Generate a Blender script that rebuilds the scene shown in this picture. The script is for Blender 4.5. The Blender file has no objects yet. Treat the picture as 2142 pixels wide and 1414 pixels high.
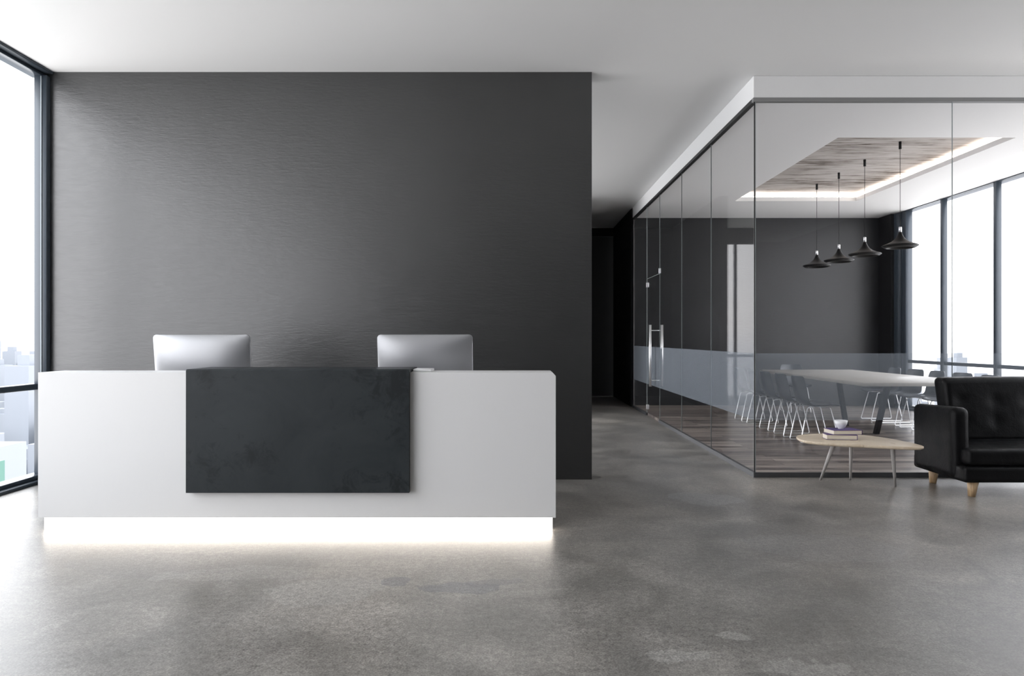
import bpy, bmesh, math, random
from mathutils import Vector, Matrix
random.seed(7)
S = bpy.context.scene
COL = S.collection

# ------------------------------------------------------------------ camera
cam_d = bpy.data.cameras.new('camera')
cam = bpy.data.objects.new('camera', cam_d); COL.objects.link(cam)
cam.location = (0, 0, 1.337); cam.rotation_euler = (math.pi/2, 0, 0)
cam_d.sensor_width = 36.0; cam_d.lens = 36*1500/2142
cam_d.clip_end = 3000
S.camera = cam
S.view_settings.view_transform = 'Standard'; S.view_settings.look = 'None'
S.view_settings.gamma = 1; S.view_settings.use_curve_mapping = False
S.view_settings.exposure = 1.98

# ------------------------------------------------------------------ daylight
w = bpy.data.worlds.new('daylight'); S.world = w; w.use_nodes = True
nt = w.node_tree; nt.nodes.clear()
wo = nt.nodes.new('ShaderNodeOutputWorld'); bg = nt.nodes.new('ShaderNodeBackground')
tc = nt.nodes.new('ShaderNodeTexCoord'); sp = nt.nodes.new('ShaderNodeSeparateXYZ')
rp = nt.nodes.new('ShaderNodeValToRGB'); mr = nt.nodes.new('ShaderNodeMapRange')
mr.inputs['From Min'].default_value = -0.3; mr.inputs['From Max'].default_value = 0.9
e = rp.color_ramp.elements
e[0].position = 0.0; e[0].color = (0.80, 0.80, 0.79, 1)
e[1].position = 1.0; e[1].color = (0.85, 0.93, 1.0, 1)
for p, c in ((0.235, (0.86, 0.88, 0.92, 1)), (0.262, (0.985, 0.98, 0.985, 1)), (0.45, (0.955, 0.975, 1.0, 1))):
    k = e.new(p); k.color = c
bg.inputs['Strength'].default_value = 1.25
nt.links.new(tc.outputs['Generated'], sp.inputs[0]); nt.links.new(sp.outputs['Z'], mr.inputs['Value'])
nt.links.new(mr.outputs[0], rp.inputs[0]); mx_ = nt.nodes.new('ShaderNodeMapRange'); mx_.inputs['From Min'].default_value = -0.9; mx_.inputs['From Max'].default_value = 0.6
mx_.inputs['To Min'].default_value = 1.62; mx_.inputs['To Max'].default_value = 1.2
nt.links.new(sp.outputs['X'], mx_.inputs['Value']); nt.links.new(mx_.outputs[0], bg.inputs['Strength'])
nt.links.new(rp.outputs[0], bg.inputs[0]); nt.links.new(bg.outputs[0], wo.inputs[0])

# ------------------------------------------------------------------ materials
def mat(name, col, rough=0.5, metal=0.0, spec=0.5, **kw):
    m = bpy.data.materials.new(name); m.use_nodes = True
    b = m.node_tree.nodes['Principled BSDF']
    b.inputs['Base Color'].default_value = (*col, 1); b.inputs['Roughness'].default_value = rough
    b.inputs['Metallic'].default_value = metal; b.inputs['Specular IOR Level'].default_value = spec
    for k, v in kw.items(): b.inputs[k.replace('_', ' ')].default_value = v
    return m
def N(m, t, **kw):
    n = m.node_tree.nodes.new(t)
    for k, v in kw.items():
        if hasattr(n, k): setattr(n, k, v)
        else: n.inputs[k.replace('_', ' ')].default_value = v
    return n
def L(m, a, b): m.node_tree.links.new(a, b)
def coords(m, scale=(1, 1, 1), loc=(0, 0, 0), rot=(0, 0, 0)):
    t = N(m, 'ShaderNodeTexCoord'); mp = N(m, 'ShaderNodeMapping')
    mp.inputs['Scale'].default_value = scale; mp.inputs['Location'].default_value = loc
    mp.inputs['Rotation'].default_value = rot
    L(m, t.outputs['Object'], mp.inputs[0]); return mp.outputs[0]
def noise(m, v, scale, detail=6, rough=0.6, dist=0.0):
    n = N(m, 'ShaderNodeTexNoise', Scale=scale, Detail=detail, Roughness=rough, Distortion=dist)
    L(m, v, n.inputs['Vector']); return n.outputs['Fac']
def ramp(m, f, stops):
    r = N(m, 'ShaderNodeValToRGB'); el = r.color_ramp.elements
    el[0].position, el[1].position = stops[0][0], stops[-1][0]
    def c4(c): return (*c, 1) if isinstance(c, tuple) else (c, c, c, 1)
    el[0].color, el[1].color = c4(stops[0][1]), c4(stops[-1][1])
    for p, c in stops[1:-1]:
        k = el.new(p); k.color = c4(c)
    L(m, f, r.inputs[0]); return r.outputs[0]
def mixc(m, fac, a, b, mode='MIX'):
    n = N(m, 'ShaderNodeMix'); n.data_type = 'RGBA'; n.blend_type = mode
    for sock, v in ((n.inputs[0], fac), (n.inputs[6], a), (n.inputs[7], b)):
        if isinstance(v, (int, float)): sock.default_value = v
        elif isinstance(v, tuple): sock.default_value = (*v, 1)
        else: L(m, v, sock)
    return n.outputs[2]
def bump(m, h, strength, dist=0.01):
    b = N(m, 'ShaderNodeBump', Strength=strength, Distance=dist); L(m, h, b.inputs['Height'])
    L(m, b.outputs[0], m.node_tree.nodes['Principled BSDF'].inputs['Normal'])
def P(m): return m.node_tree.nodes['Principled BSDF']

M = {}
M['white_paint'] = mat('white_paint', (0.80, 0.80, 0.80), 0.6, spec=0.3)
M['white_desk'] = mat('white_desk', (0.69, 0.69, 0.69), 0.45, spec=0.4)
M['frame'] = mat('frame_metal', (0.045, 0.058, 0.075), 0.38, spec=0.6)
M['rail'] = mat('track_metal', (0.12, 0.12, 0.12), 0.4, 0.6)
M['black'] = mat('black_gap', (0.008, 0.008, 0.009), 0.5)
M['chrome'] = mat('brushed_steel', (0.92, 0.93, 0.94), 0.34, 1.0)
M['seam'] = mat('glass_edge', (0.30, 0.33, 0.33), 0.15, spec=0.8)
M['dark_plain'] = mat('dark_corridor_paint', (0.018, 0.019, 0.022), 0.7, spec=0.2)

# dark plaster wall with soft trowelled streaks
def dark_wall(name, base, seed, ior, spec):
    m = mat(name, base, 0.45, spec=spec)
    v = coords(m, (1.0, 1.0, 3.2), (seed, 0, 0), (0, math.radians(7), 0))
    a = noise(m, v, 8.0, 5, 0.62, 0.7)
    v2 = coords(m, (2.0, 2.0, 14), (seed, 3, 0), (0, math.radians(-6), 0))
    c = noise(m, v2, 4.5, 4, 0.6, 0.5)
    h = mixc(m, 0.45, a, c)
    big = noise(m, coords(m), 0.8, 4, 0.5)
    col = mixc(m, ramp(m, big, [(0.3, 0.0), (0.7, 1.0)]), tuple(x*0.85 for x in base), tuple(x*1.15 for x in base))
    L(m, col, P(m).inputs['Base Color']); P(m).inputs['IOR'].default_value = ior
    L(m, ramp(m, a, [(0.3, 0.29), (0.7, 0.38)]), P(m).inputs['Roughness'])
    bump(m, h, 0.30, 0.009)
    return m
M['dark_wall'] = dark_wall('charcoal_plaster', (0.026, 0.0262, 0.027), 0.0, 1.50, 1.0)
M['dark_wall2'] = dark_wall('charcoal_plaster_meeting', (0.022, 0.023, 0.025), 5.0, 1.45, 0.5)

# polished concrete floor
m = mat('polished_concrete', (0.2, 0.2, 0.2), 0.3, spec=0.6); M['concrete'] = m
v = coords(m)
big = noise(m, v, 0.5, 5, 0.55, 0.8)
med = noise(m, coords(m, (1, 1, 1), (4, 2, 0)), 2.3, 6, 0.6, 0.6)
fine = noise(m, v, 30, 6, 0.8)
grain = noise(m, v, 110, 4, 0.8)
c = ramp(m, big, [(0.28, (0.135, 0.131, 0.126)), (0.5, (0.205, 0.194, 0.179)), (0.72, (0.30, 0.278, 0.250))])
c = mixc(m, 0.9, c, ramp(m, med, [(0.30, 0.34), (0.5, 0.50), (0.70, 0.68)]), 'OVERLAY')
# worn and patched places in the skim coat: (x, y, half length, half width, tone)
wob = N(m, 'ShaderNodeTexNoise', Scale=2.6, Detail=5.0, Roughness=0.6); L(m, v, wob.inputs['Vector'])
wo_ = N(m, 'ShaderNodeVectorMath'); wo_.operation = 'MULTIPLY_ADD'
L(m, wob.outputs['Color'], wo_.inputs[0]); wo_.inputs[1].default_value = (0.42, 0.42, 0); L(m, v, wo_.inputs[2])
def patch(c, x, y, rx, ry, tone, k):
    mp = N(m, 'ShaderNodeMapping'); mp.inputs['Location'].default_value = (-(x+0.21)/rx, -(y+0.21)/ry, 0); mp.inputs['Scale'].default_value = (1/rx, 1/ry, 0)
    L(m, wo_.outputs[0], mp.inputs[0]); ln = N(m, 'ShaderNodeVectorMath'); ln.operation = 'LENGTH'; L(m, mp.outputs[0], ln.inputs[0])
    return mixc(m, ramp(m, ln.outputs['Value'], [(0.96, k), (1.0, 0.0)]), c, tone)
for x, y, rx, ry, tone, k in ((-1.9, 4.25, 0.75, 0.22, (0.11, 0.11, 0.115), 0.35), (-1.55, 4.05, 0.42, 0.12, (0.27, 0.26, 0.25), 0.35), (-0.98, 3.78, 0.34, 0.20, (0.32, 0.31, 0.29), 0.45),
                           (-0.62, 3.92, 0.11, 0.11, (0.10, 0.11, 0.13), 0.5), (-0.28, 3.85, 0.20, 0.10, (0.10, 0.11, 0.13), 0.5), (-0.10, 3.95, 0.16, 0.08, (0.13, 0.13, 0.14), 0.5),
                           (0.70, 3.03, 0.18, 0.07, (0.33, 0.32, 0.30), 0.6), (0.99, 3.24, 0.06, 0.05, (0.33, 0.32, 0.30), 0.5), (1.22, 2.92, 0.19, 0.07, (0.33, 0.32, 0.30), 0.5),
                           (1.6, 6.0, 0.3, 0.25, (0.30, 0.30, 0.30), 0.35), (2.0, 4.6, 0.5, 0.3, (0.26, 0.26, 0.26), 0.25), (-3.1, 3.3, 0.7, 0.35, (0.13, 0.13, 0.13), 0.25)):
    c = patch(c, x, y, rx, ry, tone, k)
c = mixc(m, 0.8, c, ramp(m, fine, [(0.36, 0.30), (0.64, 0.70)]), 'OVERLAY')
c = mixc(m, 0.8, c, ramp(m, grain, [(0.38, 0.26), (0.62, 0.74)]), 'OVERLAY')
spk = N(m, 'ShaderNodeTexVoronoi', Scale=7.0); L(m, v, spk.inputs['Vector'])
c = mixc(m, ramp(m, spk.outputs['Distance'], [(0.012, 0.7), (0.03, 0.0)]), c, (0.03, 0.03, 0.03))
L(m, c, P(m).inputs['Base Color'])
L(m, ramp(m, mixc(m, 0.5, med, fine), [(0.3, 0.29), (0.7, 0.40)]), P(m).inputs['Roughness'])
bump(m, mixc(m, 0.4, fine, grain), 0.16, 0.006)

# grey brown plank floor, boards running across
def planks(name, stops, bscale, rough, groove, streak=16):
    m = mat(name, (0.2, 0.2, 0.2), rough, spec=0.5)
    br = N(m, 'ShaderNodeTexBrick', Scale=1.0); br.offset = 0.37
    br.inputs['Brick Width'].default_value = 1.7; br.inputs['Row Height'].default_value = bscale
    br.inputs['Mortar Size'].default_value = groove; br.inputs['Color1'].default_value = (0, 0, 0, 1)
    br.inputs['Color2'].default_value = (1, 1, 1, 1); br.inputs['Mortar'].default_value = (0.5, 0.5, 0.5, 1)
    L(m, coords(m), br.inputs['Vector'])
    st = noise(m, coords(m, (0.55, streak, 1)), 2.2, 9, 0.7, 0.5)
    st2 = noise(m, coords(m, (1.6, streak*2.2, 1), (3, 1, 0)), 2.2, 6, 0.6, 0.2)
    f = mixc(m, 0.16, mixc(m, 0.35, st, st2), br.outputs['Color'])
    c = ramp(m, f, stops)
    c = mixc(m, br.outputs['Fac'], c, tuple(x*0.4 for x in stops[0][1]))
    L(m, c, P(m).inputs['Base Color']); bump(m, st, 0.15, 0.004)
    return m
M['wood_floor'] = planks('weathered_planks', [(0.34, (0.030, 0.026, 0.030)), (0.45, (0.11, 0.092, 0.088)), (0.54, (0.27, 0.228, 0.20)), (0.68, (0.56, 0.49, 0.43))], 0.13, 0.36, 0.003)
m = mat('board_marked_ceiling', (0.5, 0.48, 0.46), 0.85, spec=0.1); M['recess'] = m
st = noise(m, coords(m, (0.9, 26, 1)), 1.6, 8, 0.75, 0.6); st3 = noise(m, coords(m, (1.0, 3.0, 1), (5, 2, 0)), 1.2, 4, 0.6)
c = ramp(m, mixc(m, 0.3, st, st3), [(0.42, (0.06, 0.045, 0.035)), (0.455, (0.34, 0.30, 0.27)), (0.52, (0.52, 0.49, 0.47)), (0.7, (0.64, 0.62, 0.60))])
L(m, c, P(m).inputs['Base Color'])

# dark slab on the desk
m = mat('dark_slate_panel', (0.03, 0.035, 0.038), 0.5, spec=0.22); M['slate'] = m
a = noise(m, coords(m), 2.0, 8, 0.65, 0.6); b2 = noise(m, coords(m, (1, 1, 1), (5, 5, 5)), 7.0, 10, 0.75, 0.8)
c = ramp(m, a, [(0.3, (0.015, 0.019, 0.0215)), (0.7, (0.027, 0.032, 0.035))])
c = mixc(m, ramp(m, mixc(m, 0.45, b2, noise(m, coords(m, (1, 1, 1), (9, 2, 4)), 1.6, 3, 0.5)), [(0.53, 0.0), (0.60, 0.75)]), c, (0.008, 0.0095, 0.011))
L(m, c, P(m).inputs['Base Color'])

# thin clear glass
def thin_glass(name, tint, refl, ior=1.5):
    m = bpy.data.materials.new(name); m.use_nodes = True; t = m.node_tree; t.nodes.clear()
    o = t.nodes.new('ShaderNodeOutputMaterial'); mx = t.nodes.new('ShaderNodeMixShader')
    tr = t.nodes.new('ShaderNodeBsdfTransparent'); tr.inputs[0].default_value = (*tint, 1)
    gl = t.nodes.new('ShaderNodeBsdfGlossy'); gl.inputs['Roughness'].default_value = 0.0
    fr = t.nodes.new('ShaderNodeFresnel'); fr.inputs[0].default_value = ior
    # a sheet has two faces: the exit face uses the inverse index so that both reflect alike
    ge = t.nodes.new('ShaderNodeNewGeometry'); mi = t.nodes.new('ShaderNodeMapRange')
    mi.inputs['To Min'].default_value = ior; mi.inputs['To Max'].default_value = 1/ior
    t.links.new(ge.outputs['Backfacing'], mi.inputs['Value']); t.links.new(mi.outputs[0], fr.inputs[0])
    mu = t.nodes.new('ShaderNodeMath'); mu.operation = 'MULTIPLY'; mu.inputs[1].default_value = refl
    t.links.new(fr.outputs[0], mu.inputs[0]); t.links.new(mu.outputs[0], mx.inputs[0])
    t.links.new(tr.outputs[0], mx.inputs[1]); t.links.new(gl.outputs[0], mx.inputs[2]); t.links.new(mx.outputs[0], o.inputs[0])
    return m
M['glass'] = thin_glass('clear_glass', (0.98, 0.979, 0.982), 0.28, 1.38)
M['window_glass'] = thin_glass('window_glass', (0.99, 0.985, 0.99), 0.4)
m = bpy.data.materials.new('frosted_film'); m.use_nodes = True; t = m.node_tree; t.nodes.clear(); M['film'] = m
o = t.nodes.new('ShaderNodeOutputMaterial'); mx = t.nodes.new('ShaderNodeMixShader'); mx.inputs[0].default_value = 0.20
tr = t.nodes.new('ShaderNodeBsdfTransparent'); df = t.nodes.new('ShaderNodeBsdfDiffuse'); df.inputs[0].default_value = (0.38, 0.425, 0.475, 1)
tl = t.nodes.new('ShaderNodeBsdfTranslucent'); tl.inputs[0].default_value = (0.38, 0.425, 0.475, 1)
m2 = t.nodes.new('ShaderNodeMixShader')
t.links.new(df.outputs[0], m2.inputs[1]); t.links.new(tl.outputs[0], m2.inputs[2])
t.links.new(tr.outputs[0], mx.inputs[1]); t.links.new(m2.outputs[0], mx.inputs[2]); t.links.new(mx.outputs[0], o.inputs[0])

def emit(name, col, s):
    m = mat(name, (0.8, 0.8, 0.8)); P(m).inputs['Emission Color'].default_value = (*col, 1)
    P(m).inputs['Emission Strength'].default_value = s; return m
M['desk_light'] = emit('desk_light_strip', (1.0, 0.90, 0.79), 2.2)
M['cove_light'] = emit('cove_light_strip', (1.0, 0.91, 0.82), 3.0)

# ------------------------------------------------------------------ mesh helpers
def box(bm, x0, x1, y0, y1, z0, z1):
    vs = [bm.verts.new(p) for p in ((x0,y0,z0),(x1,y0,z0),(x1,y1,z0),(x0,y1,z0),(x0,y0,z1),(x1,y0,z1),(x1,y1,z1),(x0,y1,z1))]
    for f in ((3,2,1,0),(4,5,6,7),(0,1,5,4),(1,2,6,5),(2,3,7,6),(3,0,4,7)): bm.faces.new([vs[i] for i in f])
    return vs
def tube(bm, pts, r, seg=10, r1=None):
    pts = [Vector(p) for p in pts]; rings = []
    n = len(pts)
    for i, p in enumerate(pts):
        d = (pts[min(i+1, n-1)] - pts[max(i-1, 0)]).normalized()
        up = Vector((0, 0, 1)) if abs(d.z) < 0.9 else Vector((0, 1, 0))
        a = d.cross(up).normalized(); b = d.cross(a).normalized()
        rr = r if r1 is None else r + (r1-r)*i/(n-1)
        rings.append([bm.verts.new(p + rr*(math.cos(2*math.pi*k/seg)*a + math.sin(2*math.pi*k/seg)*b)) for k in range(seg)])
    for i in range(n-1):
        for k in range(seg):
            f = bm.faces.new((rings[i][k], rings[i][(k+1) % seg], rings[i+1][(k+1) % seg], rings[i+1][k])); f.smooth = True
    bm.faces.new(rings[0][::-1]); bm.faces.new(rings[-1])
def lathe(bm, prof, c=(0, 0), seg=40):
    rings = []
    for r, z in prof:
        if r < 1e-5: rings.append([bm.verts.new((c[0], c[1], z))])
        else: rings.append([bm.verts.new((c[0]+r*math.cos(2*math.pi*k/seg), c[1]+r*math.sin(2*math.pi*k/seg), z)) for k in range(seg)])
    for a, b in zip(rings, rings[1:]):
        for k in range(seg):
            k2 = (k+1) % seg
            if len(a) == 1 and len(b) == 1: continue
            if len(a) == 1: f = bm.faces.new((a[0], b[k], b[k2]))
            elif len(b) == 1: f = bm.faces.new((a[k], b[0], a[k2]))
            else: f = bm.faces.new((a[k], b[k], b[k2], a[k2]))
            f.smooth = True
def bend(pts, r, n=5):
    """round the corners of a polyline"""
    pts = [Vector(p) for p in pts]; out = [pts[0]]
    for i in range(1, len(pts)-1):
        a, b, c = pts[i-1], pts[i], pts[i+1]
        d1 = (a-b).normalized(); d2 = (c-b).normalized()
        p, q = b+d1*r, b+d2*r
        for k in range(n+1):
            t = k/n; out.append((1-t)**2*p + 2*t*(1-t)*b + t*t*q)
    out.append(pts[-1]); return out
def obj(name, bm, m, parent=None, bev=0, seg=3, smooth=False):
    bmesh.ops.recalc_face_normals(bm, faces=bm.faces)
    if bev: bmesh.ops.bevel(bm, geom=list(bm.edges), offset=bev, segments=seg, affect='EDGES', profile=0.5)
    me = bpy.data.meshes.new(name); bm.to_mesh(me); bm.free()
    if smooth:
        for f in me.polygons: f.use_smooth = True
    if bev and not smooth:
        for f in me.polygons: f.use_smooth = True
        me.set_sharp_from_angle(angle=math.radians(50))
    me.materials.append(M[m] if isinstance(m, str) else m)
    o = bpy.data.objects.new(name, me); COL.objects.link(o)
    if parent: o.parent = parent
    return o
def bx(name, x0, x1, y0, y1, z0, z1, m, parent=None, bev=0, seg=3):
    """box whose own origin sits at the parent's frame"""
    bm = bmesh.new(); box(bm, x0, x1, y0, y1, z0, z1); return obj(name, bm, m, parent, bev, seg)
def thing(name, label, cat, loc=(0, 0, 0), rz=0, group=None):
    o = bpy.data.objects.new(name, None); COL.objects.link(o); o.empty_display_size = 0.1
    o.location = loc; o.rotation_euler = (0, 0, rz); o['label'] = label; o['category'] = cat
    if group: o['group'] = group
    return o
def struct(o, label, cat):
    o['kind'] = 'structure'; o['label'] = label; o['category'] = cat; return o
def sempty(name, label, cat, loc=(0, 0, 0)):
    o = thing(name, label, cat, loc); o['kind'] = 'structure'; return o
def copy_tree(o, parent=None):
    c = o.copy(); COL.objects.link(c)
    if parent: c.parent = parent
    for ch in list(o.children): copy_tree(ch, c)
    return c
def subsurf(o, lv=2):
    s = o.modifiers.new('smooth', 'SUBSURF'); s.levels = lv; s.render_levels = lv

# ------------------------------------------------------------------ the setting
CZ = 3.85            # ceiling
GX, GY = 2.316, 6.87 # outer corner of the glass room
RX, RB = 7.1, 13.76  # window side and back of the glass room
IZ = 3.64            # lower ceiling inside the glass room
struct(bx('floor', -4.75, 7.45, -5.2, 16.7, -0.15, 0, 'concrete'), 'polished grey concrete floor of the lobby', 'floor')
struct(bx('ceiling', -4.75, 7.45, -5.2, 16.7, CZ, CZ+0.2, 'white_paint'), 'plain white ceiling over the lobby', 'ceiling')
struct(bx('wall_back', -4.43, 0.754, 6.775, 7.05, 0, CZ, 'dark_wall'), 'charcoal plaster wall behind the reception desk', 'wall')
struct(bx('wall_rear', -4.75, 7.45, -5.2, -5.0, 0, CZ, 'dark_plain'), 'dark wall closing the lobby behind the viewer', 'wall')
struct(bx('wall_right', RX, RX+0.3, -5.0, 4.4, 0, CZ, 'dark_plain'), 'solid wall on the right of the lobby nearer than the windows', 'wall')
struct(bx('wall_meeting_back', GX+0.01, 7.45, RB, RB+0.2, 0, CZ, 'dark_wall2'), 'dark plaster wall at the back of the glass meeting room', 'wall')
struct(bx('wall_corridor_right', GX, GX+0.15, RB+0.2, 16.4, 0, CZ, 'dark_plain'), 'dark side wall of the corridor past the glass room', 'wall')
struct(bx('wall_corridor_light_block', 0.85, 1.0, 12.7, 16.5, 0, CZ, 'dark_plain'), 'dark partition added left of the corridor to keep its far end unlit', 'wall')  # added out of direct view, keeps left window light off the corridor end
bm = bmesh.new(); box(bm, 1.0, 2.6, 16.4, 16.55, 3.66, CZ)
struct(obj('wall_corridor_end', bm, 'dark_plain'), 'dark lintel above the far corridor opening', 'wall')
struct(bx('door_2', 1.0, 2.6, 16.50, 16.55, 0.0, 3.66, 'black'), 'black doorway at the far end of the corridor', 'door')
bm = bmesh.new()
box(bm, -0.15, 0.85, 16.4, 16.6, 0, CZ); box(bm, -4.66, -0.15, 16.4, 16.6, 3.5, CZ)
struct(obj('wall_far', bm, 'dark_plain'), 'dark far wall around the window behind the reception wall', 'wall')

# meeting room platform, lowered ceiling with recess
bm = bmesh.new(); dY0, dY1 = 11.33, 12.41      # door opening along the left side
box(bm, GX+0.035, RX+0.1, GY+0.03, RB, 0, 0.045)
struct(obj('floor_meeting', bm, 'wood_floor'), 'grey brown plank floor inside the glass meeting room', 'floor')
bm = bmesh.new()
box(bm, GX, RX-0.08, GY, GY+0.03, 0, 0.047)
box(bm, GX, GX+0.035, GY+0.03, dY0, 0, 0.047); box(bm, GX, GX+0.035, dY1, RB, 0, 0.047)
struct(obj('baseboard_glass', bm, mat('plinth_metal', (0.06, 0.062, 0.066), 0.5)), 'dark metal plinth under the glass walls', 'plinth')
r0x, r1x, r0y, r1y, RZ = 3.747, 5.79, 8.24, 12.06, 3.79
g = 0.13
bm = bmesh.new()
T = IZ+0.065   # thickness of the lip
for (a, b, c_, d) in ((GX, r0x, GY, RB), (r1x, RX+0.1, GY, RB), (r0x, r1x, GY, r0y), (r0x, r1x, r1y, RB)): box(bm, a, b, c_, d, IZ, T)
for (a, b, c_, d) in ((GX, r0x, GY, RB), (r1x+g, RX+0.1, GY, RB), (r0x, r1x+g, GY, r0y), (r0x, r1x+g, r1y+g, RB)): box(bm, a, b, c_, d, T, CZ-0.002)
struct(obj('ceiling_meeting', bm, 'white_paint'), 'lowered white ceiling of the glass room with a lit recess', 'ceiling')
struct(bx('ceiling_recess', r0x, r1x+g, r0y, r1y+g, RZ, RZ+0.03, 'recess'), 'pale board marked panel inside the ceiling recess', 'ceiling panel')
o = thing('cove_light', 'glowing white light strip along the right edge of the ceiling recess', 'light strip', (r1x+g-0.03, (r0y+r1y+g)/2, T), 0, 'light strips in the ceiling recess')
bx('light_strip', -0.02, 0.02, -(r1y-r0y+g)/2+0.01, (r1y-r0y+g)/2-0.06, 0, 0.03, 'cove_light', o)
o = thing('cove_light', 'glowing white light strip along the far edge of the ceiling recess', 'light strip', ((r0x+r1x+g)/2, r1y+g-0.03, T), 0, 'light strips in the ceiling recess')
bx('light_strip', -(r1x-r0x+g)/2+0.01, (r1x-r0x+g)/2-0.06, -0.02, 0.02, 0, 0.03, 'cove_light', o)

# ---- window walls
def window_wall(name, label, side, X, y0, y1, step, ys, zb, rail):
    """side -1: glass on the left of the room, +1 on the right. X: inner face"""
    w_ = sempty(name, label, 'window', (X, y0, 0))
    def P_(n, a, b, c_, d, z0, z1, m='frame'):
        xa, xb = sorted((side*a, side*b)); return bx(n, xa, xb, c_-y0, d-y0, z0, z1, m, w_, 0.004 if m == 'frame' else 0, 1)
    P_('window_header', -0.0, 0.10, y0, y1, CZ-0.025, CZ)
    P_('window_header', 0.07, 0.20, y0, y1, CZ-0.055, CZ-0.025)
    P_('window_sill', 0.0, 0.10, y0, y1, zb, zb+0.028)
    P_('window_sill', 0.06, 0.20, y0, y1, zb+0.028, zb+0.065)
    P_('window_rail', 0.10, 0.19, y0, y1, rail, rail+0.055)
    for y in ys: P_('mullion', 0.07, 0.20, y-0.03, y+0.03, zb+0.06, CZ-0.05)
    edge = sorted(list(ys)+[y0, y1])
    for a, b in zip(edge, edge[1:]):
        if b-a > 0.25: P_('window_pane', 0.155, 0.163, a+0.02, b-0.02, zb+0.06, CZ-0.05, 'window_glass')
    return w_
wl = window_wall('window_1', 'dark framed floor to ceiling window on the left of the lobby', -1, -4.33, -5.0, 6.775, 1.31,
            [6.775-0.33-1.31*k-1.1 for k in range(0, 8)], 0.0, 0.855)
# corner post against the dark wall
bx('mullion', -0.146, -0.03, 11.715, 11.775, 0.06, CZ-0.05, 'frame', wl, 0.003, 1)
bx('mullion_glazing_bead', -0.080, -0.071, 11.705, 11.7155, 0.07, CZ-0.06, mat('bead', (0.22, 0.25, 0.27), 0.4, 0.3), wl)
window_wall('window_2', 'left windows of the space behind the reception wall', -1, -4.33, 7.05, 16.4, 1.31, [8.2+1.31*k for k in range(0, 6)], 0.0, 0.855)
window_wall('window_3', 'right hand windows of the lobby beside the sofa', 1, RX, 4.4, GY-0.01, 1.31, [5.6], 0.0, 0.89)
# meeting room part: header starts at the lowered ceiling
wm = sempty('window_4', 'dark framed windows along the right side of the meeting room', 'window', (RX, GY, 0))
def WP(n, a, b, c_, d, z0, z1, m='frame'): return bx(n, a, b, c_-GY, d-GY, z0, z1, m, wm, 0.003 if m == 'frame' else 0, 1)
WP('window_header', 0.0, 0.2, GY, RB, IZ-0.012, IZ-0.001)
WP('window_sill', -0.01, 0.08, GY, RB, 0.045, 0.085); WP('window_sill', 0.05, 0.2, GY, RB, 0.085, 0.12)
WP('window_rail', 0.02, 0.10, GY, 12.9, 0.89, 0.945)
for y in (7.95, 9.25, 10.55, 11.86): WP('mullion', 0.0, 0.085, y-0.03, y+0.03, 0.12, IZ-0.012)
WP('mullion', 0.0, 0.12, 12.93, 13.07, 0.12, IZ-0.012); WP('mullion', -0.03, 0.10, 13.10, 13.28, 0.12, IZ-0.012)
WP('corner_post', -0.07, 0.2, 13.30, RB-0.005, 0.05, IZ-0.002, 'black')
for a, b in ((GY, 7.95), (7.95, 9.25), (9.25, 10.55), (10.55, 11.86), (11.86, 13.0)):
    WP('window_pane', 0.045, 0.053, a+0.02, b-0.02, 0.11, IZ-0.01, 'window_glass')
# end window, seen only as a reflection in the glass wall
we = sempty('window_5', 'tall far window behind the reception wall, mirrored faintly in the glass', 'window', (-2.4, 16.45, 0))
bx('window_rail', -2.2, 2.25, -0.03, 0.03, 0.90, 0.96, 'frame', we)
for x in (-2.2, -0.85, 0.5, 1.95): bx('mullion', x-0.03, x+0.03, -0.04, 0.04, 0, 3.5, 'frame', we)
bx('window_pane', -2.2, 2.25, -0.004, 0.004, 0, 3.5, 'window_glass', we)

# ---- glass walls of the meeting room
gt, BZ0, BZ1, TZ = 0.012, 0.5475, 1.19, 3.602
def pane(n, along, p0, p1, c_, z0, z1, m, parent, t=gt):
    """vertical sheet; along 'x' (front wall) or 'y' (side wall)"""
    if along == 'x': return bx(n, p0, p1, c_-t/2, c_+t/2, z0, z1, m, parent)
    return bx(n, c_-t/2, c_+t/2, p0, p1, z0, z1, m, parent)
gf = sempty('wall_glass_front', 'clear glass wall of the meeting room behind the sofa', 'glass wall')
bx('top_track', GX-0.004, RX-0.02, GY-0.004, GY+0.045, TZ, IZ, mat('track_grey', (0.23, 0.23, 0.23), 0.5), gf)
fx = [GX+0.018, 4.229, 6.142, RX-0.01]
for a, b in zip(fx, fx[1:]):
    pane('glass_pane', 'x', a+0.003, b-0.003, GY+0.02, 0.047, TZ, 'glass', gf)
    pane('frosted_band', 'x', a+0.004, b-0.004, GY+0.0115, BZ0, BZ1, 'film', gf, 0.001)
for x in fx[1:-1]: pane('glass_seam', 'x', x-0.0025, x+0.0025, GY+0.02, 0.047, TZ, 'seam', gf, 0.010)
bm = bmesh.new(); box(bm, GX+0.006, GX+0.014, GY+0.006, GY+0.014, 0.0, TZ+0.03)
obj('corner_seam', bm, 'black', gf)
bm = bmesh.new(); box(bm, GX+0.015, GX+0.021, GY+0.006, GY+0.012, 0.05, TZ)
obj('corner_edge', bm, 'seam', gf)
gl = sempty('wall_glass_left', 'clear glass side wall of the meeting room along the corridor', 'glass wall')
bx('top_track', GX-0.004, GX+0.04, GY+0.045, RB, TZ, IZ, 'black', gl)
sy = [GY+0.018, 8.41, 9.87, dY0, dY1, RB-0.005]
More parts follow.
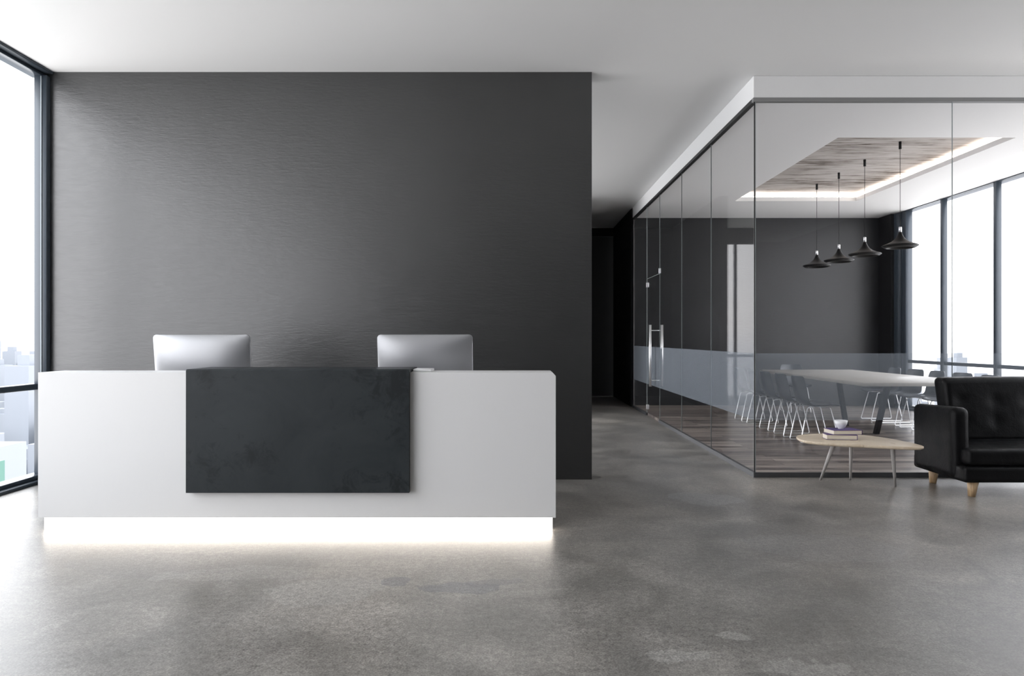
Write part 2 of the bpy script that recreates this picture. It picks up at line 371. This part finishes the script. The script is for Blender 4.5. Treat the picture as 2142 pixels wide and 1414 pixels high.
for i, (a, b) in enumerate(zip(sy, sy[1:])):
    z0 = 0.047 if i != 3 else 2.36
    pane('glass_pane', 'y', a+0.003, b-0.003, GX+0.02, z0, TZ, 'glass', gl)
    if i != 3: pane('frosted_band', 'y', a+0.004, b-0.004, GX+0.0115, BZ0, BZ1, 'film', gl, 0.001)
for y in sy[1:-1]: pane('glass_seam', 'y', y-0.003, y+0.003, GX+0.02, 0.047, TZ, 'seam', gl, 0.010)
bx('glass_seam', GX+0.010, GX+0.030, RB-0.03, RB-0.005, 0.047, TZ, mat('end_channel', (0.10, 0.10, 0.10), 0.4), gl)
pane('glass_seam', 'y', dY0, dY1, GX+0.02, 2.35, 2.358, 'seam', gl)
dr = sempty('door_1', 'clear glass pivot door with tall steel bar handle in the side glass wall', 'glass door', (GX+0.02, dY0, 0.05))
bx('door_pane', -0.006, 0.006, 0.012, dY1-dY0-0.012, 0.0, 2.295, 'glass', dr)
bx('frosted_band', -0.0085, -0.0075, 0.014, dY1-dY0-0.014, BZ0-0.05, BZ1-0.05, 'film', dr)
hd = []
bm = bmesh.new(); hy = 0.30
for s_ in (-0.095, 0.095): tube(bm, [(s_, hy, 0.50), (s_, hy, 1.50)], 0.021, 16)
for z in (1.41, 0.60): tube(bm, [(-0.095, hy, z), (0.095, hy, z)], 0.008, 10)
obj('door_handle', bm, 'chrome', dr)
for z in (0.10, 2.20):
    bx('pivot_fitting', -0.02, 0.02, dY1-dY0-0.075, dY1-dY0-0.012, z-0.04, z+0.04, 'chrome', dr, 0.004)
bx('pivot_fitting', -0.014, 0.014, 0.0, 0.03, 2.31, 2.39, 'chrome', dr, 0.004)

# ------------------------------------------------------------------ reception desk
D0 = 4.967
desk = thing('reception_desk', 'long white reception desk with dark slate front panel and glowing base strip', 'reception desk', (-1.49, D0, 0))
bm = bmesh.new(); hw = 1.793
# hollow counter: front, two ends and an upper ledge
prof = [(-hw, 0.092), (hw, 0.092), (hw, 1.074), (hw-0.022, 1.0986), (-hw, 1.0986)]
f1 = [bm.verts.new((x, 0, z)) for x, z in prof]; f2 = [bm.verts.new((x, 0.30, z)) for x, z in prof]
bm.faces.new(f1); bm.faces.new(f2[::-1])
for k in range(5): bm.faces.new((f1[k], f2[k], f2[(k+1) % 5], f1[(k+1) % 5]))
obj('counter_front', bm, 'white_desk', desk)
bx('end_panel', hw-0.04, hw, 0.30, 0.92, 0.092, 0.74, 'white_desk', desk, 0.003, 2)
bx('end_panel', -hw, -hw+0.04, 0.30, 0.92, 0.092, 0.74, 'white_desk', desk, 0.003, 2)
bx('worktop', -hw+0.04, hw-0.04, 0.30, 0.92, 0.70, 0.735, 'white_desk', desk, 0.003, 2)
bx('plinth', -hw+0.03, hw-0.03, 0.045, 0.88, 0, 0.092, mat('plinth_white', (0.6, 0.6, 0.6), 0.5), desk)
bx('light_strip', -hw+0.022, hw-0.021, 0.033, 0.045, 0.0, 0.091, 'desk_light', desk)
bm = bmesh.new()  # the slab folds over the top of the counter
pp = [(-0.052, 0.275), (-0.002, 0.275), (-0.002, 1.101), (0.36, 1.101), (0.36, 1.122), (-0.040, 1.122), (-0.050, 1.112)]
xl, xr = -2.236+1.49, -0.705+1.49
a1 = [bm.verts.new((xl, y, z)) for y, z in pp]; a2 = [bm.verts.new((xr, y, z)) for y, z in pp]
bm.faces.new(a1); bm.faces.new(a2[::-1])
for k in range(len(pp)): bm.faces.new((a1[k], a2[k], a2[(k+1) % len(pp)], a1[(k+1) % len(pp)]))
pn_ = obj('front_panel', bm, 'slate', desk); pn_['label'] = 'dark slate slab folded over the counter'
o = bx('desk_tray', -0.065, 0.065, -0.09, 0.09, 0, 0.019, 'white_desk', None, 0.004, 2)
o.location = (-0.632, 5.14, 1.0990); o['label'] = 'small flat white tray on the counter just right of the slate panel'; o['category'] = 'tray'

# computers seen from behind
alu = mat('silver_shell', (0.38, 0.385, 0.40), 0.38, 0.75)
def computer(label, x, y, rz):
    t_ = thing('desktop_computer', label, 'computer', (x, y, 0.735), rz, 'computers on the reception desk')
    W_, H_ = 0.728, 0.53
    bm = bmesh.new(); nx, nz = 28, 22; R = 0.028; grid = []
    def edge(u, v):   # rounded rectangle mapping
        X_, Z_ = (u-0.5)*W_, (v-0.5)*H_
        cx, cz = W_/2-R, H_/2-R
        if abs(X_) > cx and abs(Z_) > cz:
            dx, dz = abs(X_)-cx, abs(Z_)-cz; l = math.hypot(dx, dz); mxx = max(dx, dz)
            if l > 0: dx, dz = dx*mxx/l, dz*mxx/l
            X_, Z_ = math.copysign(cx+dx, X_), math.copysign(cz+dz, Z_)
        return X_, Z_
    us = [0.5-0.5*math.cos(math.pi*i/nx) for i in range(nx+1)]; vs = [0.5-0.5*math.cos(math.pi*i/nz) for i in range(nz+1)]
    for v in vs:
        row = []
        for u in us:
            X_, Z_ = edge(u, v); a = 2*u-1; b = 2*v-1
            bul = 0.052*((1-abs(a)**2.6)*(1-abs(b)**2.6))**0.75
            row.append(bm.verts.new((X_, -0.006-bul, Z_)))
        grid.append(row)
    for i in range(nz):
        for j in range(nx): bm.faces.new((grid[i][j], grid[i][j+1], grid[i+1][j+1], grid[i+1][j]))
    border = grid[0] + [r[-1] for r in grid[1:]] + grid[-1][-2::-1] + [r[0] for r in grid[-2:0:-1]]
    fr_ = [bm.verts.new((v.co.x, 0.006, v.co.z)) for v in border]; n = len(border)
    for k in range(n): bm.faces.new((border[k], border[(k+1) % n], fr_[(k+1) % n], fr_[k]))
    bm.faces.new(fr_)
    sh = obj('screen_housing', bm, alu, t_, smooth=True); sh.data.set_sharp_from_angle(angle=math.radians(60))
    sh.location = (0, 0, 0.366); sh.rotation_euler = (math.radians(8), 0, 0)
    sc = bx('screen', -W_/2+0.02, W_/2-0.02, 0.0062, 0.008, -H_/2+0.10, H_/2-0.02, mat('screen_glass', (0.01, 0.01, 0.012), 0.1), sh)
    bm = bmesh.new(); pts = [(-0.035, 0.26), (-0.10, 0.03), (-0.10, 0.002), (0.09, 0.0), (0.09, 0.008), (-0.088, 0.012), (-0.025, 0.26)]
    q1 = [bm.verts.new((-0.09, y_, z_)) for y_, z_ in pts]; q2 = [bm.verts.new((0.09, y_, z_)) for y_, z_ in pts]
    bm.faces.new(q1); bm.faces.new(q2[::-1])
    for k in range(7): bm.faces.new((q1[k], q2[k], q2[(k+1) % 7], q1[(k+1) % 7]))
    obj('stand', bm, alu, t_)
    return t_
computer('silver all-in-one computer seen from behind, left end of the reception desk', -2.366, 5.50, 0.03)
computer('silver all-in-one computer seen from behind, above right edge of slate panel', -0.663, 5.50, -0.02)

# ------------------------------------------------------------------ pendant lamps
cap = mat('lamp_black', (0.006, 0.006, 0.0065), 0.38, spec=0.25)
def pendant(label, y):
    t_ = thing('pendant_lamp', label, 'pendant lamp', (4.85, y, RZ), 0, 'black pendant lamps over the meeting table')
    bm = bmesh.new(); lathe(bm, [(0, 0), (0.016, 0), (0.017, -0.003), (0.017, -0.092), (0, -0.094)], seg=20); obj('ceiling_mount', bm, cap, t_)
    bm = bmesh.new(); tube(bm, [(0, 0, -0.09), (0, 0, -1.07)], 0.0032, 8); obj('cord', bm, cap, t_)
    bm = bmesh.new(); lathe(bm, [(0, -1.065), (0.014, -1.065), (0.018, -1.07), (0.018, -1.135), (0, -1.136)], seg=24); obj('lamp_holder', bm, 'chrome', t_)
    bm = bmesh.new()
    pr = [(0.0, -1.130), (0.018, -1.131), (0.024, -1.150), (0.038, -1.185), (0.062, -1.220), (0.100, -1.250), (0.150, -1.274), (0.198, -1.290), (0.210, -1.299),
          (0.206, -1.306), (0.180, -1.324), (0.165, -1.329), (0.158, -1.325), (0.140, -1.300), (0.080, -1.260), (0.03, -1.20), (0, -1.19)]
    lathe(bm, pr, seg=56); obj('lamp_shade', bm, cap, t_, smooth=True)
for lb, y in zip(('black pendant lamp, nearest and highest of four in front of the windows', 'black pendant lamp, second nearest of four over the meeting table',
                  'black pendant lamp, third of four, just right of the farthest one', 'black pendant lamp, farthest and leftmost of four against the dark wall'),
                 (8.96, 9.86, 10.64, 11.41)): pendant(lb, y)

# ------------------------------------------------------------------ meeting table and chairs
FZ = 0.045
tb = thing('meeting_table', 'long pale wood meeting table with slanted black legs', 'table', (5.035, 10.48, FZ))
m = mat('pale_ash', (0.55, 0.51, 0.46), 0.4); M['ash'] = m
st = noise(m, coords(m, (14, 0.7, 1)), 2.5, 6, 0.6)
L(m, ramp(m, st, [(0.3, (0.50, 0.46, 0.41)), (0.7, (0.62, 0.58, 0.53))]), P(m).inputs['Base Color'])
bx('tabletop', -0.785, 0.785, -1.81, 1.82, 0.706, 0.75, m, tb, 0.002, 1)
lg = mat('leg_black', (0.015, 0.015, 0.018), 0.4)
def slant(x, y0, z0, y1, z1, wx, wy):
    bm = bmesh.new(); vs = box(bm, x-wx, x+wx, -wy, wy, z0, z1)
    for v in vs: v.co.y += y0 + (y1-y0)*(v.co.z-z0)/(z1-z0)
    return bm
for x in (-0.12,):
    obj('leg', slant(x, -0.80, 0, -1.11, 0.70, 0.028, 0.035), lg, tb); obj('leg', slant(x, 0.07, 0, 0.32, 0.70, 0.028, 0.035), lg, tb)
bx('crossbar', -0.15, -0.09, -1.15, 0.36, 0.68, 0.706, lg, tb)

shell_m = mat('chair_shell_grey', (0.06, 0.066, 0.077), 0.35, spec=0.6)
def make_chair():
    """faces +x"""
    t_ = thing('meeting_chair', '', 'chair')
    pr = [(0.255, 0.452), (0.24, 0.464), (0.16, 0.462), (0.05, 0.450), (-0.06, 0.447), (-0.14, 0.462), (-0.19, 0.505), (-0.215, 0.57), (-0.232, 0.65), (-0.25, 0.74), (-0.262, 0.80), (-0.266, 0.825)]
    hwid = [0.17, 0.195, 0.22, 0.23, 0.23, 0.225, 0.215, 0.21, 0.21, 0.205, 0.19, 0.16]
    bm = bmesh.new(); nn = 9; rows = []
    for i, ((x, z), h) in enumerate(zip(pr, hwid)):
        row = []
        back = min(1, max(0, (i-4)/3)); seat = 1-back
        for j in range(nn):
            a = 2*j/(nn-1)-1
            row.append(bm.verts.new((x + back*0.06*abs(a)**2.2*1.0, h*a, z + seat*0.028*abs(a)**2.5*(0.3 if i < 2 else 1.0))))
        rows.append(row)
    for i in range(len(rows)-1):
        for j in range(nn-1): bm.faces.new((rows[i][j], rows[i][j+1], rows[i+1][j+1], rows[i+1][j]))
    sh = obj('seat_shell', bm, shell_m, t_, smooth=True)
    sm = sh.modifiers.new('thick', 'SOLIDIFY'); sm.thickness = 0.012; sm.offset = 0
    subsurf(sh, 2)
    for s_ in (-1, 1):
        y = s_*0.17
        bm = bmesh.new()
        tube(bm, bend([(-0.05, s_*0.10, 0.440), (-0.15, s_*0.15, 0.437), (-0.24, y, 0.008), (0.24, y, 0.008), (0.13, s_*0.15, 0.437), (0.03, s_*0.10, 0.440)], 0.022), 0.0068, 8)
        obj('sled_frame', bm, 'chrome', t_)
    bm = bmesh.new()
    for x in (-0.05, 0.03): tube(bm, [(x, -0.10, 0.440), (x, 0.10, 0.440)], 0.006, 8)
    obj('seat_bracket', bm, 'chrome', t_)
    return t_
chair0 = make_chair(); first = True
ords = ['nearest', 'second nearest', 'middle', 'second farthest', 'farthest']
def put_chair(label, x, y, rz, group):
    global first
    c_ = chair0 if first else copy_tree(chair0); first = False
    c_.location = (x, y, FZ); c_.rotation_euler = (0, 0, rz); c_['label'] = label; c_['group'] = group
ys = [8.94, 9.50, 10.07, 10.62, 11.20]
for k, y in enumerate(ys):
    put_chair('grey shell chair on steel legs, %s in row left of meeting table' % ords[k], 3.77, y, 0, 'chairs left of the meeting table')
for k, y in enumerate(ys):
    put_chair('grey shell chair on steel legs, %s in row right of meeting table' % ords[k], 5.82+0.02*(k % 2), y+0.1, math.pi+(0.1 if k % 2 else -0.03), 'chairs right of the meeting table')
put_chair('grey shell chair alone at the far head of the meeting table', 4.95, 12.52, -math.pi/2, 'chair at the head of the table')

# ------------------------------------------------------------------ coffee table, books, bowl
m = mat('pine_top', (0.62, 0.48, 0.32), 0.42); M['pine'] = m
st = noise(m, coords(m, (1.2, 12, 3)), 3.0, 8, 0.6, 0.3); kn = noise(m, coords(m, (5, 2, 1.0), (2, 1, 0)), 4, 4, 0.6)
c = ramp(m, st, [(0.3, (0.58, 0.46, 0.33)), (0.7, (0.76, 0.66, 0.52))])
c = mixc(m, ramp(m, kn, [(0.62, 0.0), (0.74, 0.8)]), c, (0.28, 0.15, 0.07))
L(m, c, P(m).inputs['Base Color'])
TT = 0.43
ct = thing('coffee_table', 'low three legged coffee table with rounded triangular pine top beside the sofa', 'coffee table', (3.05, 6.4, 0))
# outline of the top, clockwise, metres relative to (3.05, 6.4)
outl = [(2.583, 6.395), (2.60, 6.55), (2.66, 6.68), (2.78, 6.775), (2.92, 6.815), (3.07, 6.815), (3.22, 6.76), (3.34, 6.64), (3.42, 6.45), (3.455, 6.25), (3.465, 6.08), (3.44, 5.99), (3.37, 5.965),
        (3.22, 6.00), (3.04, 6.075), (2.88, 6.135), (2.74, 6.20), (2.63, 6.29)]
bm = bmesh.new()
def cr(p, n=5):
    out = []
    for i in range(len(p)):
        a, b, c2, d = (Vector(p[(i+k-1) % len(p)]) for k in range(4))
        for k in range(n):
            t = k/n; out.append(0.5*((2*b)+(c2-a)*t+(2*a-5*b+4*c2-d)*t*t+(3*b-a-3*c2+d)*t**3))
    return out
ol = cr(outl)
rings = []
for z, sc in ((TT, 0.992), (TT-0.004, 1.0), (TT-0.018, 0.998), (TT-0.028, 0.965)):
    rings.append([bm.verts.new(((p.x-3.05)*sc, (p.y-6.4)*sc, z)) for p in ol])
bm.faces.new(rings[0]); bm.faces.new(rings[-1][::-1])
for a, b in zip(rings, rings[1:]):
    for k in range(len(a)):
        f = bm.faces.new((a[k], a[(k+1) % len(a)], b[(k+1) % len(a)], b[k])); f.smooth = True
obj('tabletop', bm, 'pine', ct)
leg_m = mat('leg_taupe', (0.45, 0.43, 0.42), 0.35)
legs = [((2.895, 6.735), (2.885, 6.42)), ((3.19, 6.76), (3.10, 6.55)), ((3.445, 6.445), (3.33, 6.28))]
for (fx_, fy_), (tx_, ty_) in legs:
    bm = bmesh.new(); tube(bm, [(fx_-3.05, fy_-6.4, 0), (tx_-3.05, ty_-6.4, TT-0.027)], 0.010, 14, 0.020); obj('leg', bm, leg_m, ct)
pur = mat('purple_cover', (0.06, 0.025, 0.16), 0.45); pg = mat('cream_pages', (0.72, 0.66, 0.56), 0.7)
v_ = noise(pg, coords(pg, (1, 1, 160)), 1.0, 2, 0.5); L(pg, ramp(pg, v_, [(0.35, (0.62, 0.56, 0.46)), (0.65, (0.80, 0.74, 0.64))]), P(pg).inputs['Base Color'])
def book(label, x, y, z, w_, d_, h, rz):
    t_ = thing('book', label, 'book', (x, y, z), rz, 'books on the coffee table')
    bx('cover', -w_/2, w_/2, -d_/2, d_/2, 0, 0.003, pur, t_); bx('cover', -w_/2, w_/2, -d_/2, d_/2, h-0.003, h, pur, t_)
    bx('book_spine', w_/2-0.004, w_/2, -d_/2, d_/2, 0.003, h-0.003, pur, t_)
    bx('pages', -w_/2+0.004, w_/2-0.004, -d_/2+0.003, d_/2-0.003, 0.003, h-0.003, pg, t_)
book('thick purple covered book, lower of two on the coffee table', 2.945, 6.445, TT+0.0005, 0.262, 0.13, 0.044, -0.12)
book('purple covered book turned askew, upper of two, under the white bowl', 2.985, 6.475, TT+0.0455, 0.262, 0.19, 0.040, 0.05)
bm = bmesh.new(); lathe(bm, [(0, 0), (0.024, 0), (0.026, 0.006), (0.040, 0.02), (0.052, 0.045), (0.058, 0.076), (0.0555, 0.076), (0.049, 0.045), (0.036, 0.022), (0, 0.012)], seg=48)
o = obj('bowl', bm, mat('white_ceramic', (0.85, 0.85, 0.87), 0.2), None, smooth=True); o.location = (2.976, 6.49, TT+0.0865)
o['label'] = 'small white ceramic bowl on top of the two books'; o['category'] = 'bowl'

# ------------------------------------------------------------------ sofa
m = mat('black_leather', (0.0045, 0.0045, 0.005), 0.42, spec=0.15); M['leather'] = m
a = noise(m, coords(m), 9, 5, 0.6, 0.6); b2 = noise(m, coords(m), 90, 3, 0.6)
L(m, ramp(m, a, [(0.3, 0.36), (0.7, 0.55)]), P(m).inputs['Roughness'])
bump(m, mixc(m, 0.25, a, b2), 0.35, 0.012)
SX0, SX1 = 3.758, 5.75; SCX = (SX0+SX1)/2
sofa = thing('sofa', 'black leather sofa with tufted back and tapered wooden legs', 'sofa', (SCX, 6.4, 0))
hwS = (SX1-SX0)/2
def cushion(name, x0, x1, y0, y1, z0, z1, r, fn=None, nx=10, ny=6, nz=4):
    """rounded box as a lattice shell, fn moves its points"""
    bm = bmesh.new(); bmesh.ops.create_cube(bm, size=1)
    for v in bm.verts: v.co = Vector((v.co.x*(x1-x0)+(x0+x1)/2, v.co.y*(y1-y0)+(y0+y1)/2, v.co.z*(z1-z0)+(z0+z1)/2))
    bmesh.ops.bevel(bm, geom=list(bm.edges), offset=r, segments=4, affect='EDGES', profile=0.5)
    # cut in slices so that it can be bent
    for ax, n, lo, hi in ((0, nx, x0, x1), (1, ny, y0, y1), (2, nz, z0, z1)):
        for k in range(1, n):
            co = [0, 0, 0]; co[ax] = lo+(hi-lo)*k/n; no = [0, 0, 0]; no[ax] = 1
            bmesh.ops.bisect_plane(bm, geom=list(bm.verts)+list(bm.edges)+list(bm.faces), plane_co=co, plane_no=no)
    if fn:
        for v in bm.verts: v.co = fn(v.co.copy())
    return obj(name, bm, 'leather', sofa, smooth=True)
cushion('base', -hwS+0.02, hwS-0.02, -0.42, 0.36, 0.125, 0.262, 0.03)
def puff(c_):
    u = (c_.x)/(hwS-0.15); v = (c_.y-(-0.07))/0.36
    if c_.z > 0.34: c_.z += 0.022*max(0, 1-u*u)*max(0, 1-v*v)
    return c_
cushion('seat_cushion', -hwS+0.055, hwS-0.055, -0.415, 0.22, 0.266, 0.405, 0.035, puff, 16, 8, 3)
dim = [(-0.62+0.31*k, z) for k in range(5) for z in (0.58, 0.76)]
def backf(c_):
    t = (c_.z-0.38)/0.58
    c_.y += 0.07*t                                     # leans back
    c_.x *= 0.96+0.05*t                                # flares towards the top
    if c_.z > 0.8: c_.z += 0.014*(1-(c_.x/hwS)**2) 
    if c_.y < 0.30:
        for dx, dz in dim:
            r2 = ((c_.x-dx)**2+(c_.z-dz)**2)/0.06**2
            c_.y += 0.013*math.exp(-r2)
    return c_
cushion('back_cushion', -hwS+0.235, hwS-0.235, 0.155, 0.345, 0.385, 0.962, 0.05, backf, 48, 3, 22)
def armf(s_):
    def f(c_):
        if c_.y < -0.05: pass
        c_.z -= 0.012*((c_.y)/0.35) if c_.z > 0.6 else 0
        c_.x += s_*0.012*(c_.z-0.13)
        return c_
    return f
cushion('armrest', -hwS, -hwS+0.155, -0.30, 0.335, 0.13, 0.735, 0.055, armf(-1), 3, 8, 8)
cushion('armrest', hwS-0.155, hwS, -0.30, 0.335, 0.13, 0.735, 0.055, armf(1), 3, 8, 8)
# welt seams on the arms
for s_ in (-1, 1):
    bm = bmesh.new(); xx = s_*(hwS-0.012)
    tube(bm, bend([(xx, -0.302, 0.20), (xx+s_*0.006, -0.302, 0.735), (xx+s_*0.006, 0.28, 0.722)], 0.06, 8), 0.004, 8)
wood = mat('leg_oak', (0.42, 0.29, 0.16), 0.45); M['oak'] = wood
st = noise(wood, coords(wood, (14, 14, 1.5)), 3, 6, 0.6, 0.4); L(wood, ramp(wood, st, [(0.35, (0.30, 0.19, 0.10)), (0.65, (0.55, 0.40, 0.24))]), P(wood).inputs['Base Color'])
for x in (-hwS+0.135, hwS-0.135):
    for y in (-0.345, 0.215):
        bm = bmesh.new(); sgn = 1 if x < 0 else -1
        tube(bm, [(x-sgn*0.012, y, 0), (x, y, 0.14)], 0.028, 20, 0.046); obj('leg', bm, 'oak', sofa)

# ------------------------------------------------------------------ city far below
hz = mat('far_concrete', (0.26, 0.275, 0.30), 0.9, spec=0.1)
def city(name, label, pick, n, cap):
    bm = bmesh.new()
    for _ in range(n):
        x, y = pick(); d = math.hypot(x, y); h = random.uniform(10, 60) + max(0, (d-350))*0.05
        if random.random() < 0.1: h += random.uniform(20, 50)
        h = min(h, cap)
        w1, w2 = random.uniform(5, 12), random.uniform(5, 12)
        box(bm, x-w1, x+w1, y-w2, y+w2, -120, -120+h)
        if random.random() < 0.5: box(bm, x-w1*0.5, x+w1*0.5, y-w2*0.5, y+w2*0.5, -120+h, -120+h*1.06)
    o = obj(name, bm, hz); o['label'] = label; o['category'] = 'buildings'; o['kind'] = 'stuff'
def pl():
    a = math.radians(random.uniform(30, 70)); d = random.uniform(200, 1300); return -d*math.sin(a), d*math.cos(a)
def pr_():
    a = math.radians(random.uniform(25, 60)); d = random.uniform(300, 1200); return d*math.sin(a), d*math.cos(a)
city('city_buildings', 'pale hazy city buildings far below the left window', pl, 700, 118)
city('city_buildings', 'very faint city buildings beyond the meeting room windows', pr_, 200, 98)
tow = thing('office_tower', 'green glazed tower roof at the lower corner of the left window', 'building', (-76.9, 87, -120))
m = mat('green_glazing', (0.06, 0.15, 0.12), 0.5)
bx('tower_body', -9, 9, -9, 9, 0, 105, m, tow); bx('tower_roof', -8.3, 8.3, -8.3, 8.3, 105, 105.4, hz, tow)
